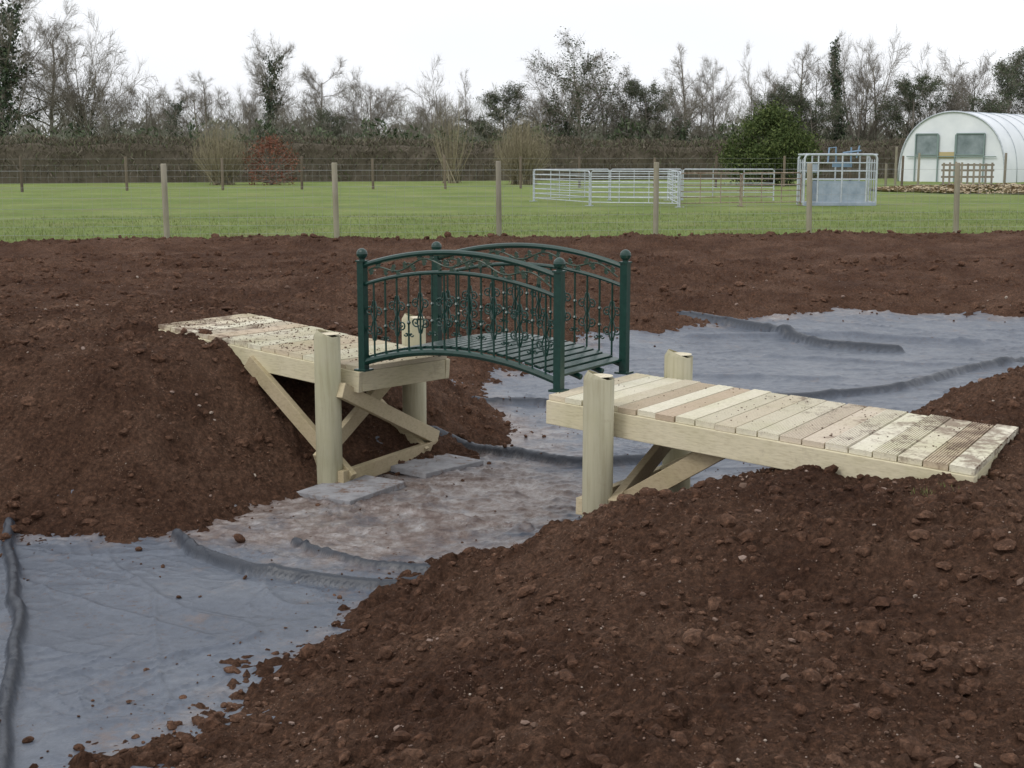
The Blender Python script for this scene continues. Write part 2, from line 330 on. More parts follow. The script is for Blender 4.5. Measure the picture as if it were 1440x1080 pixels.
# ------------------------------------------------------------------ clods and stones
def ico(sub):
    import bmesh;bm=bmesh.new();bmesh.ops.create_icosphere(bm,subdivisions=sub,radius=1)
    V=np.array([v.co[:] for v in bm.verts]);F=np.array([[v.index for v in f.verts] for f in bm.faces]);bm.free();return V,F
I1=ico(1);I2=ico(2);I3=ico(3)
def rots(n):
    q=R.normal(size=(n,4));q/=np.linalg.norm(q,axis=1)[:,None];a,b,c,d=q.T
    return np.stack([1-2*(c*c+d*d),2*(b*c-a*d),2*(b*d+a*c),2*(b*c+a*d),1-2*(b*b+d*d),2*(c*d-a*b),2*(b*d-a*c),2*(c*d+a*b),1-2*(b*b+c*c)],1).reshape(n,3,3)
def scatter(mb,P,size,base_,jit=.25,mi=0,flat=.75):
    V,F=base_;n=len(P)
    if n==0:return
    S=size[:,None]*R.uniform(.6,1.25,(n,3))
    j=1+R.normal(0,jit,(n,len(V),1))*.6
    W=(V[None]*j)
    for _ in range(3):   # low-frequency lumps so clods are not round
        q=R.normal(size=(n,1,3));q/=np.linalg.norm(q,axis=2)[...,None];dt=(V[None]*q).sum(2,keepdims=True);W=W*(1-.32*sstep(.35,.9,dt)*R.uniform(.3,1,(n,1,1)))
    W=W*S[:,None,:]
    W=np.einsum('nij,nvj->nvi',rots(n),W);W[:,:,2]*=flat
    W+=P[:,None,:]
    FF=(F[None]+(np.arange(n)*len(V))[:,None,None]).reshape(-1,3)
    mb.add(W.reshape(-1,3),FF,mi)
def ground_pts(n,x0,x1,y0,y1,pw=1.6):
    t=R.uniform(0,1,n)**pw;yy=y0+(y1-y0)*t;xx=R.uniform(-1,1,n)*(yy*.42+.6);xx=np.clip(xx,x0,x1)
    return xx,yy
mb=MB();ms=MB()
xx,yy=ground_pts(42000,-9,9,2.8,20,1.5)
hs,_=soilH(xx,yy);hl=linerH(xx,yy);dd=sdf(EDGE,xx,yy)
cl=fbm(xx*.8,yy*.8,3,91)
keep=((dd>0.0)&(cl+R.uniform(-.5,.5,len(xx))>-.2))|((dd>-.55)&(yy<12)&(R.uniform(0,1,len(xx))<.30*np.exp(dd/.13)))|((R.uniform(0,1,len(xx))<.005)&(yy<11))
xx=xx[keep];yy=yy[keep];zz=np.where(dd[keep]<.45,np.maximum(hs,hl)[keep],hs[keep])
sz=.004+.0080*R.pareto(2.3,len(xx));sz=np.clip(sz,.0035,.045)*(.6+.05*yy)
P=np.stack([xx,yy,zz+sz*.15],1);big=sz>.015
scatter(mb,P[~big],sz[~big],I1,.22);scatter(mb,P[big],sz[big],I2,.20)
L=np.array([(-.98,4.72,.030),(-1.32,4.35,.026),(-1.15,4.5,.018),(-1.05,4.38,.035),(-.72,5.35,.03),(-.62,5.55,.025),(-.9,5.1,.022),(-1.7,4.6,.018),(-1.25,5.0,.016),(-.45,6.15,.025),(-.2,6.75,.03),(-.5,6.4,.02),
 (-1.45,7.15,.04),(-1.3,6.5,.015),(-1.75,6.7,.014),(-1.95,7.0,.022),(-.05,9.3,.025),(.1,9.9,.02),(-.15,9.0,.022),(.0,9.6,.02),(-.25,9.15,.03),(-.8,6.2,.014),(-1.55,6.2,.012)])
P=L.copy();P[:,2]=np.maximum(linerH(L[:,0],L[:,1]),soilH(L[:,0],L[:,1])[0])+L[:,2]*.4
scatter(mb,P,L[:,2],I3,.06)
n=3600
xx=R.uniform(-2.9,2.6,n);yy=R.uniform(3.3,12,n);dd=sdf(EDGE,xx,yy)
k=(dd<0)&(dd>-1.2)&(R.uniform(0,1,n)<np.exp(dd/.4));xx=xx[k];yy=yy[k]
sz=R.uniform(.002,.009,len(xx));scatter(mb,np.stack([xx,yy,linerH(xx,yy)+sz*.3],1),sz,I1,.2,flat=.5)
xx=R.uniform(1,6.5,300);yy=R.uniform(14,16.4,300);dd=sdf(EDGE,xx,yy);k=(dd<0)&(R.uniform(0,1,300)<np.exp(dd/.25));xx=xx[k];yy=yy[k]
sz=R.uniform(.006,.022,len(xx));scatter(mb,np.stack([xx,yy,linerH(xx,yy)+sz*.3],1),sz,I1,.2)
xx=R.uniform(-10,11,900);yy=ridgeY(xx)+R.normal(.1,.35,900);sz=np.clip(.015+.022*R.pareto(3,900),0,.08)
scatter(mb,np.stack([xx,yy,soilH(xx,yy)[0]+sz*.2],1),sz,I2,.12)
build('soil_clods',mb,[m_soil],False)
xx,yy=ground_pts(9000,-9,9,2.8,18,1.5);hs,_=soilH(xx,yy);dd=sdf(EDGE,xx,yy);k=dd>.02
xx=xx[k];yy=yy[k];sz=np.clip(.0022+.0036*R.pareto(2.5,len(xx)),0,.022)*(.7+.05*yy)
scatter(ms,np.stack([xx,yy,hs[k]+sz*.2],1),sz,I1,.16)
build('small_stones',ms,[m_stone],False)
# ------------------------------------------------------------------ timber decks
def deck(name,NL,FL,NR,FR,n,posts):
    root=empty(name)
    NL,FL,NR,FR=[np.array(a,float) for a in (NL,FL,NR,FR)]
    mb=MB()
    for i in range(n):
        t0=(i+.03)/n;t1=(i+.97)/n;groove=R.uniform()<.62;ng=9 if groove else 3;gd=.006 if groove else .0012
        prof=[]
        for k in range(ng):
            a=k/ng;w=1/ng
            prof+= [(a+.02*w,-gd*.3),(a+.14*w,0),(a+.62*w,0),(a+.70*w,-gd),(a+.94*w,-gd)]
        prof+=[(1,-gd*.3)]
        dz=R.normal(0,.0015);e0=R.uniform(-.006,.006);e1=R.uniform(-.014,.014)
        V=[]
        wd=nrm(FL-NL)
        for u,h in prof:
            t=t0+(t1-t0)*u
            V.append(NL+(NR-NL)*t+(0,0,h+dz)-wd*(.008+e0));V.append(FL+(FR-FL)*t+(0,0,h+dz)+wd*(.008+e1))
        m=len(prof)
        for t in (t0,t1):
            V.append(NL+(NR-NL)*t+(0,0,-.028)-wd*(.008+e0));V.append(FL+(FR-FL)*t+(0,0,-.028)+wd*(.008+e1))
        F=[(2*k,2*k+2,2*k+3,2*k+1) for k in range(m-1)]
        a=2*m;F+=[tuple([a]+[a+2]+[2*k for k in range(m-1,-1,-1)]),tuple([a+1]+[2*k+1 for k in range(m)]+[a+3]),(0,1,a+1,a),(2*m-2,a+2,a+3,2*m-1),(a,a+1,a+3,a+2)]
        mb.add(V,F)
    build('deck_planks',mb,[m_plank],parent=root)
    fb=MB();dz=np.array([0,0,-.030-.065]);wd=nrm(FL-NL)
    beam(fb,NL+dz,NR+dz,.042,.13);beam(fb,FL+dz,FR+dz,.042,.13)
    for t in (.012,.33,.66,.988): 
        a=NL+(NR-NL)*t+dz+wd*.022;c=FL+(FR-FL)*t+dz-wd*.022;beam(fb,a,c,.042,.126)
    build('fascia_and_joists',fb,[m_fascia],parent=root,bevel=.004)
    pb=MB()
    for (px,py,top,bot,r) in posts:
        zs=[bot,bot+.2,bot+.5,top-.012,top];rs=[r*1.03,r*1.02,r,r,r-.012]
        tube(pb,[(px+.004*math.sin(k*2),py,zz) for k,zz in enumerate(zs)],rs,28,0,False)
        th=np.arange(28)*2*math.pi/28
        pb.add(np.stack([px+.004*math.sin(8)+(r-.012)*np.cos(th),py+(r-.012)*np.sin(th),np.full(28,top)],1),[tuple(range(28))],1)
    build('round_posts',pb,[m_post,m_posttop],True,parent=root)
    return root
LD=np.array([.84,-.543,0]);WD=np.array([.543,.84,0])
rL=deck('timber_deck',(-2.40,9.36,.45),(-1.93,10.02,.45),(-.93,8.43,.30),(-.42,8.97,.30),15,[(-1.13,8.41,.51,-.75,.081),(-.66,9.27,.51,-.75,.081)])
Np=np.array([-1.13,8.41,0]);Fp=np.array([-.66,9.27,0]);bb=MB();o=LD*.10
beam(bb,Np+o-WD*.02+(0,0,-.385),Fp+o+WD*.12+(0,0,-.385),.045,.10)
beam(bb,Np+o+WD*.0+(0,0,.17),Fp+o+WD*.10+(0,0,-.32),.045,.095)
beam(bb,Fp-LD*.10+(0,0,.19),Np-LD*.10+(0,0,-.3),.045,.095)
for Q,sd in ((Np,1),(Fp,-1)):
    beam(bb,Q+WD*.06*sd+(0,0,-.40)+LD*.12,Q+WD*.09*sd-LD*.74+(0,0,.27),.045,.095)
build('cross_braces',bb,[m_brace],parent=rL,bevel=.003)
rR=deck('timber_deck.001',(.20,7.46,.30),(.735,8.20,.30),(1.985,5.79,.265),(2.49,6.69,.265),20,[(.45,7.065,.467,-.75,.080),(.985,8.10,.43,-.75,.084)])
Np=np.array([.45,7.065,0]);Fp=np.array([.985,8.10,0]);l2=nrm([1.785,-1.67,0]);w2=nrm([.683,.73,0]);bb=MB()
beam(bb,Np-l2*.02+w2*.10+(0,0,-.28),np.array([1.03,6.72,.16])+w2*.06,.045,.10)
beam(bb,Fp-w2*.12+(0,0,-.28),Fp+l2*.75-w2*.10+(0,0,.14),.045,.10)
beam(bb,Np-l2*.10+(0,0,-.24)-w2*.03,Fp-l2*.10+(0,0,-.30)+w2*.1,.045,.09)
beam(bb,Np+l2*.10+(0,0,-.22),Fp+l2*.10+(0,0,.10),.045,.095)
build('cross_braces',bb,[m_brace],parent=rR,bevel=.003)
mb=MB()
def deckcr(n,c,clump,szm):
    NL,FL,NR,FR=[np.array(a,float) for a in c];u=R.uniform(0,1,n)
    t=clump(R.uniform(0,1,n));s=R.uniform(.02,.98,n)
    P=(NL+(NR-NL)*t[:,None])*(1-s[:,None])+(FL+(FR-FL)*t[:,None])*s[:,None]
    k=fbm(P[:,0]*3,P[:,1]*3,3,55)+R.uniform(-.35,.35,n)>-.02;P=P[k];sz=R.uniform(.0015,szm,len(P))*R.uniform(.3,1,len(P));P[:,2]+=sz*.3
    scatter(mb,P,sz,I1,.2,flat=.5)
deckcr(2600,((-2.40,9.36,.45),(-1.93,10.02,.45),(-.93,8.43,.30),(-.42,8.97,.30)),lambda t:t**1.5,.011)
deckcr(900,((.20,7.46,.30),(.735,8.20,.30),(1.985,5.79,.265),(2.49,6.69,.265)),lambda t:1-t**2.4,.008)
build('soil_crumbs_on_decks',mb,[m_soil])
def slab(name,cx,cy,z,a,w,h,t,tilt=0):
    mb=MB();d=np.array([math.cos(a),math.sin(a),tilt]);c=np.array([cx,cy,z])
    beam(mb,c-d*w/2,c+d*w/2,h,t);build(name,mb,[m_slab],bevel=.006)
slab('paving_slab',-.98,8.25,-.430,math.radians(57),.54,.42,.045,.02)
slab('paving_slab.001',-.52,8.92,-.428,math.radians(50),.56,.40,.04,-.02)
# ------------------------------------------------------------------ metal footbridge
br=empty('garden_footbridge');O=np.array([-.90,8.33,0.]);LL=1.38;WW=.76
def W(s,w,z): return O+LD*s+WD*w+np.array([0,0,z])
arc=lambda s,r:r*4*(s/LL)*(1-s/LL)
ss=np.linspace(0,LL,33)
for nm,w in (('front_railing',0.),('back_railing',WW)):
    mb=MB();mv=MB()
    for s in (0,LL):
        beam(mb,W(s,w,.295),W(s,w,.955),.046,.046,up=LD)
        beam(mb,W(s,w,.955),W(s,w,.965),.058,.058,up=LD)
        tube(mb,[W(s,w,.965),W(s,w,.975)],.018,12)
        th=np.linspace(0,math.pi,9);tube(mb,[W(s,w,1.003-.034*math.cos(a)) for a in th],[max(.034*math.sin(a),.001) for a in th],16)
        beam(mb,W(s,w,.295),W(s,w,.306),.085,.085,up=LD)
    for z0,r,rad in ((.93,.105,.017),(.815,.105,.0125),(.345,.11,.021)):
        tube(mb,[W(s,w,z0+arc(s,r)) for s in ss],rad,8)
    bn=16
    for k in range(1,bn):
        s=LL*k/bn;tube(mb,[W(s,w,.35+arc(s,.11)),W(s,w,.812+arc(s,.105))],.0065,6)
        zc=.58+arc(s,.108)
        if k%2==1:
            for sg in(-1,1):
                for up in(-1,1):
                    th=np.linspace(0,3.6*math.pi/1.3,16);rr=.004+.026*(th/th[-1])
                    cx=sg*.034;P=[W(s+cx+sg*rr_*math.cos(t),w,zc+up*(.055+rr_*math.sin(t))) for t,rr_ in zip(th,rr)]
                    tube(mb,P,.005,5)
                tube(mb,[W(s+sg*.008,w,zc-.12),W(s+sg*.024,w,zc-.055),W(s+sg*.008,w,zc),W(s+sg*.024,w,zc+.055),W(s+sg*.008,w,zc+.12)],.005,5)
        else:
            for dzz in(-.05,.05):
                tube(mb,[W(s,w,zc+dzz-.012),W(s,w,zc+dzz),W(s,w,zc+dzz+.012)],[.006,.013,.006],8)
            for sg in(-1,1):
                th=np.linspace(0,6,12);tube(mb,[W(s+sg*(.02+.016*t/6*math.cos(t)),w,zc-.12+.016*t/6*math.sin(t)) for t in th],.0045,5)
    sv=np.linspace(.05,LL-.05,90);vz=lambda s:.872+arc(s,.105)+.026*math.sin(s*17)
    tube(mv,[W(s,w,vz(s)) for s in sv],.0055,5)
    for k,s in enumerate(np.linspace(.08,LL-.08,26)):
        sg=1 if k%2 else -1;c=np.array([s,vz(s)])
        a=R.uniform(-.5,.5)+(math.pi/2*sg);ln=.040;d=np.array([math.cos(a),math.sin(a)]);n2=np.array([-d[1],d[0]])
        pts=[c,c+d*ln*.3+n2*ln*.42,c+d*ln*.55+n2*ln*.2,c+d*ln*.75+n2*ln*.36,c+d*ln*1.1,c+d*ln*.75-n2*ln*.36,c+d*ln*.55-n2*ln*.2,c+d*ln*.3-n2*ln*.42]
        V=[W(p[0],w-.004,p[1]) for p in pts]+[W(p[0],w+.004,p[1]) for p in pts]
        F=[tuple(range(8)),tuple(range(15,7,-1))]+[(i,8+i,8+(i+1)%8,(i+1)%8) for i in range(8)]
        mv.add(V,F)
    for s in np.linspace(.12,LL-.12,11):
        th=np.linspace(0,3.4,10);sg=R.choice([-1,1]);tube(mv,[W(s+.007*t*math.cos(t*1.6),w,vz(s)+sg*.007*t*math.sin(t*1.6)) for t in th],.004,5)
    build(nm,mb,[m_green],parent=br);build(nm+'_vine_ornament',mv,[m_leafm],parent=br)
mb=MB();ns=22
for k in range(ns):
    s=LL*(k+.5)/ns;hw=LL/ns*.37
    z0=.372+arc(s-hw,.11);z1=.372+arc(s+hw,.11)
    a=W(s-hw,0,z0);c=W(s+hw,0,z1);tt=nrm(c-a)
    beam(mb,(a+c)/2+WD*.024,(a+c)/2+WD*(WW-.024),2*hw,.016,up=np.cross(WD,tt)*-1)
for w in (.25,.5):
    tube(mb,[W(s,w,.340+arc(s,.11)) for s in ss],.018,6)
build('arched_slatted_deck',mb,[m_green],parent=br,bevel=.0025)
# ------------------------------------------------------------------ fences
def fence(name,pts,h,r,mat,wires,netstep,topw,wr=.0017):
    root=empty(name);mb=MB();mw=MB()
    for i,(px,py) in enumerate(pts):
        lx=R.normal(0,.02);ly=R.normal(0,.02);hh=h+R.normal(0,.04)
        tube(mb,[(px,py,-.4),(px,py,0),(px+lx*.5,py+ly*.5,hh*.5),(px+lx,py+ly,hh-.015),(px+lx,py+ly,hh)],[r,r,r*.98,r*.95,r*.8],10)
    for (ax,ay),(bx,by) in zip(pts[:-1],pts[1:]):
        for z in wires: tube(mw,[(ax,ay,z),((ax+bx)/2,(ay+by)/2,z-.008),(bx,by,z)],wr,4)
        if netstep:
            n=int(math.hypot(bx-ax,by-ay)/netstep)
            for k in range(n):
                t=(k+.5)/n;xx_,yy_=ax+(bx-ax)*t,ay+(by-ay)*t
                tube(mw,[(xx_,yy_,wires[0]),(xx_,yy_,topw)],wr*.8,3,cap=False)
    build('posts',mb,[mat],True,parent=root);build('wires',mw,[m_wire],parent=root)
pts=[(x_,24.98+.162*x_) for x_ in (-17.5,-14.6,-11.7,-8.84,-5.95,-3.08,-.23,2.62,5.52,8.40,11.3,14.2,17.1)]
fence('wire_stock_fence',pts,1.42,.052,m_fpost,[.08,.22,.36,.5,.66,.84,1.02,1.3],.16,1.02,wr=.0022)
pts=[(-34,55.5),(-29,56.5),(-24.5,57.3),(-20.3,58),(-16.5,60),(-12.6,61),(-9.3,62),(-6.2,62.5),(-3.0,63),(.4,63.8),(3.1,64.3),(6.6,65),(9.6,66),(13,67),(16.4,68),(19.2,69)]
fence('wire_stock_fence.001',pts,1.45,.06,m_fpost2,[.1,.35,.6,.85,1.1,1.35],.3,1.1,wr=.003)
# ------------------------------------------------------------------ livestock pen
def hurdle(name,p0,p1,h=1.05,nr=7,mi=None):
    mb=MB();p0=np.array([*p0,0.]);p1=np.array([*p1,0.]);d=nrm(p1-p0)
    z=np.linspace(.12,h,nr)
    tube(mb,[p0+(0,0,.02),p0+(0,0,h-.05),p0+d*.05+(0,0,h),p1-d*.05+(0,0,h),p1+(0,0,h-.05),p1+(0,0,.02)],.021,6)
    for q in z[:-1]: tube(mb,[p0+(0,0,q),p1+(0,0,q)],.016,6)
    for t in (.33,.67): tube(mb,[p0+(p1-p0)*t+(0,0,.12),p0+(p1-p0)*t+(0,0,h)],.014,6)
    for p in(p0,p1): beam(mb,p-np.array([d[1],-d[0],0])*.14+(0,0,.015),p+np.array([d[1],-d[0],0])*.14+(0,0,.015),.04,.02)
    build(name,mb,[mi or m_galv])
HP=[((.71,46.6),(2.36,42.7)),((2.40,42.6),(4.93,41.5)),((.75,46.7),(3.3,47.6)),((3.35,47.6),(5.8,47.9)),((5.85,47.9),(8.9,47.6)),((4.98,41.5),(5.1,44.4)),((5.1,44.5),(5.3,47.6))]
i=0
for a,c in HP:
    hurdle('metal_sheep_hurdle' if i==0 else 'metal_sheep_hurdle.%03d'%i,a,c);i+=1
for a,c in (((5.0,41.6),(6.9,42.3)),((6.95,42.3),(8.85,42.9))):
    hurdle('metal_sheep_hurdle.%03d'%i,a,c,1.0,6,m_rust);i+=1
cc=empty('cattle_crush');mb=MB();mp=MB();mu=MB()
x0,x1,y0,y1,h=8.9,11.1,42.7,43.6,1.55
for yy_ in(y0,y1):
    tube(mb,[(x0,yy_,.02),(x0,yy_,h-.12),(x0+.04,yy_,h-.03),(x0+.14,yy_,h),(x1-.14,yy_,h),(x1-.04,yy_,h-.03),(x1,yy_,h-.12),(x1,yy_,.02)],.035,8)
    for z in (.1,.80,1.05,1.3): tube(mb,[(x0,yy_,z),(x1,yy_,z)],.018,6)
    for q in (.42,1.15,1.9): tube(mb,[(x0+q,yy_,.02),(x0+q,yy_,h)],.026,6)
    beam(mp,(x0+.45,yy_,.42),(x1-.3,yy_,.42),.012,.66)
for xx_ in(x0,x1,x0+.9,x1-.4):
    for z in(.1,h): tube(mb,[(xx_,y0,z),(xx_,y1,z)],.03,6)
for q in (.3,.6): tube(mb,[(x0,y0+q,.1),(x0,y0+q,h-.15)],.018,6);tube(mb,[(x1,y0+q,.1),(x1,y0+q,h-.15)],.018,6)
tube(mu,[(x0+.75,y0+.2,h-.25),(x0+.8,y0+.3,h+.20),(x0+1.0,y0+.3,h+.22),(x0+1.05,y0+.4,h-.3)],.028,6)
tube(mu,[(x0+1.45,y0+.2,h-.3),(x0+1.45,y0+.2,h+.22)],.025,6);tube(mu,[(x0+1.2,y0+.2,h+.05),(x0+1.75,y0+.2,h+.12)],.03,6);tube(mu,[(x0+1.62,y0+.2,h-.1),(x0+1.70,y0+.2,h+.27)],.025,6)
beam(mu,(x0+.9,y0+.25,h-.3),(x0+1.5,y0+.25,h-.3),.05,.16)
beam(mp,(x0,y0-.01,.06),(x1,y0-.01,.06),.05,.1);beam(mp,(x0+.06,y0+.02,1.15),(x0+.4,y0+.02,1.15),.02,.3)
build('tubular_frame',mb,[m_galv],parent=cc);build('side_sheets',mp,[m_galvd],parent=cc);build('head_gate_levers',mu,[m_blue],parent=cc)
# ------------------------------------------------------------------ polytunnel
m_poly,nt,b=newmat('white_polythene',.35,.5)
nt.links.new(ramp(nt,tex(nt,.7,5,.6),[(.3,(.68,.72,.76)),(.7,(.84,.87,.90))]),b.inputs['Base Color'])
m_frame,nt,b=newmat('grey_green_door_frame',.6,.3);b.inputs['Base Color'].default_value=(.22,.29,.28,1)
m_dark,nt,b=newmat('opening_painted_shade',.6,.3)  # flat panels over the end sheet; shade inside the openings put into their colour
nt.links.new(ramp(nt,tex(nt,1.5,4,.6),[(.3,(.14,.18,.19)),(.7,(.30,.35,.37))]),b.inputs['Base Color'])
m_yel,nt,b=newmat('yellow_wood_boards',.8,.3);b.inputs['Base Color'].default_value=(.48,.40,.22,1)
pt=empty('polytunnel');A=np.array([22.1,80.2,0]);Bp=np.array([26.7,76.0,0]);fd=nrm(Bp-A);wd=np.linalg.norm(Bp-A);ax=np.array([-fd[1],fd[0],0])
def arch(t,off,sc_=1.):
    u=-math.cos(t)*sc_; hgt=3.85*max(math.sin(t),0)**.72*sc_
    return A+fd*(wd/2*(1+u))+ax*off+np.array([0,0,hgt])
ths=np.linspace(0,math.pi,33)
mb=MB();rb=MB();nb=16
offs=np.linspace(0,26,nb*3+1);V=[]
for k,o_ in enumerate(offs):
    q=1.0 if k%3==0 else .992
    V+=[arch(t,o_,q) for t in ths]
mb.add(V,gridF(33,len(offs)));build('polythene_cover',mb,[m_poly],True,parent=pt)
for k in range(nb+1): tube(rb,[arch(t,k*26/nb,1.004) for t in ths],.022,5)
tube(rb,[arch(t,-.02,1.0) for t in ths],.05,6);build('hoops',rb,[m_galv],True,parent=pt)
mb=MB();c=A+fd*wd/2
V=[arch(t,.03,.995) for t in ths]+[c+ax*.03];mb.add(V,[(i,i+1,33) for i in range(32)]);build('end_sheet',mb,[m_poly],parent=pt)
mf=MB();mo=MB();my=MB()
def rect(u0,u1,z0,z1,mo_,off=-.03):
    P=[A+fd*u0+ax*off,A+fd*u1+ax*off];V=[P[0]+(0,0,z0),P[1]+(0,0,z0),P[1]+(0,0,z1),P[0]+(0,0,z1)];mo_.add(V,[(0,1,2,3)])
def frame(u0,u1,z0,z1):
    for a,b_,c_,d_ in((u0,z0,u1,z0),(u1,z0,u1,z1),(u1,z1,u0,z1),(u0,z1,u0,z0)): beam(mf,A+fd*a+ax*-.06+(0,0,b_),A+fd*c_+ax*-.06+(0,0,d_),.06,.06,up=ax)
wq=wd/6.2
for u0,u1 in((1.0*wq,2.3*wq),(3.4*wq,5.0*wq)): rect(u0,u1,1.5,2.65,mo);frame(u0,u1,1.5,2.65)
rect(2.4*wq,3.3*wq,1.3,1.65,my)
for u in (1.0,2.35,3.35,5.0): beam(mf,A+fd*u*wq-ax*.07,A+fd*u*wq-ax*.07+(0,0,2.6),.06,.06,up=ax)
beam(mf,A+fd*.5-ax*.08+(0,0,1.4),A+fd*(wd-.5)-ax*.08+(0,0,1.4),.05,.05)
build('door_frames',mf,[m_frame],parent=pt);build('opening_shade_panels',mo,[m_dark],parent=pt);build('yellow_door_boards',my,[m_yel],parent=pt)
mb=MB()
for k in range(9): beam(mb,(20.0+k*.28,65,0),(20.0+k*.28,65,1.15+R.normal(0,.03)),.09,.03,up=(0,1,0))
for z in(.15,.5,.8,1.05): beam(mb,(19.9,65.03,z),(22.35,65.03,z),.03,.09)
build('wooden_pallet_gate',mb,[m_fpost])
mb=MB()
for px,py,h_ in((18.6,68,1.9),(20.0,69,1.6),(23.2,66,1.6),(24.6,66,1.5),(17.6,66,1.1)): tube(mb,[(px,py,0),(px,py,h_)],.06,8)
build('gate_posts',mb,[m_fpost])
n=26000;ang=R.uniform(0,6.28,n);rr=np.sqrt(R.uniform(0,1,n));sx=21.8+6.4*rr*np.cos(ang);sy=59.5+5.6*rr*np.sin(ang);kk=fbm(sx*.5,sy*.5,3,3)+R.uniform(-.2,.2,n)>-.15;sx=sx[kk];sy=sy[kk];rr=rr[kk];n=len(sx);hz=.25*(1-rr**2)*np.maximum(0,fbm(sx*.8,sy*.8,2,3)+.6)
a=R.uniform(0,6.28,n);ln=R.uniform(.08,.26,n);dx=np.cos(a)*ln;dy=np.sin(a)*ln;dzz=R.uniform(-.03,.06,n)
P0=np.stack([sx,sy,hz+.03],1);V=np.stack([P0,P0+np.stack([dx,dy,dzz],1),P0+np.stack([dx-dy*.4,dy+dx*.4,dzz+.03],1),P0+np.stack([-dy*.4,dx*.4,.0*dx+.03],1)],1)
mb=MB();mb.add(V.reshape(-1,3),np.arange(4*n).reshape(n,4))
build('straw_pile',mb,[m_straw])
# ------------------------------------------------------------------ vegetation
def leaves(mb,C,size,mi=0,asp=1.,upb=0):
    n=len(C);s=size*R.uniform(.5,1.4,n);a=R.normal(size=(n,3));a[:,2]+=upb*np.sign(a[:,2]);a/=np.linalg.norm(a,axis=1)[:,None]
    b_=np.cross(a,R.normal(size=(n,3)));b_/=np.linalg.norm(b_,axis=1)[:,None]
    a=a*s[:,None];b_=b_*s[:,None]*asp
    V=np.stack([C-a*.5,C+b_*.4,C+a*.5,C-b_*.4],1);mb.add(V.reshape(-1,3),np.arange(4*n).reshape(n,4),mi)
def twigs(mb,P,D,n,ln,wd_):
    P=np.repeat(P,n,0);D=np.repeat(D,n,0);m=len(P);d=D+R.normal(0,.6,(m,3))+np.array([0,0,.15]);d/=np.linalg.norm(d,axis=1)[:,None]
    L=ln*R.uniform(.4,1.3,m)[:,None];s=np.cross(d,R.normal(size=(m,3)));s/=np.linalg.norm(s,axis=1)[:,None]
    P=P+R.normal(0,.04,(m,3));V=np.stack([P-s*wd_,P+s*wd_,P+d*L],1);mb.add(V.reshape(-1,3),np.arange(3*m).reshape(m,3))
def grow(mb,p,d,L,r,lv,st,nodes):
    nseg=(8,6,3,2)[lv];pts=[p];wob=(.045,.10,.15,.2)[lv];P=p;D=d;dirs=[d]
    for i in range(nseg):
        D=nrm(D+R.normal(0,wob,3)+np.array([0,0,st['trop'][lv]]));P=P+D*L/nseg;pts.append(P);dirs.append(D)
    rad=np.linspace(r,max(r*.22,.007),nseg+1)
    tube(mb,pts,rad,(7,5,3,3)[lv],0,False)
    nodes.append((lv,np.array(pts),np.array(dirs)))
    if lv>=3:return
    n=st['n'][lv];t0=st['t0'][lv]
    for k in range(n):
        t=t0+(1-t0)*((k+R.uniform(0,1))/n);q=t*nseg;i=min(int(q),nseg-1);pp=pts[i]+(pts[i+1]-pts[i])*(q-i);dd_=dirs[i+1]
        ang=math.radians(R.uniform(*st['ang'][lv]));s=nrm(np.cross(dd_,R.normal(size=3)))
        cd=dd_*math.cos(ang)+s*math.sin(ang)
        cl_=L*st['len'][lv]*R.uniform(.6,1.2)*(1-st['tap'][lv]*t)
        grow(mb,pp,cd,cl_,max(rad[i]*.45,.007),lv+1,st,nodes)
ST={'round':dict(tw=2,trop=(.05,.05,.03,.02),n=(17,9,8),t0=(.22,.2,.1),ang=((38,72),(25,55),(25,55)),len=(.64,.5,.5),tap=(.5,.4,.35)),
 'tall':dict(tw=1,trop=(.05,.07,.05,.03),n=(26,6,5),t0=(.15,.15,.1),ang=((28,60),(22,50),(25,50)),len=(.30,.5,.5),tap=(.55,.3,.3)),
 'fan':dict(tw=2,trop=(.05,.05,.04,.03),n=(10,10,8),t0=(.05,.2,.1),ang=((15,60),(22,52),(25,52)),len=(1.55,.42,.5),tap=(.3,.4,.35))}
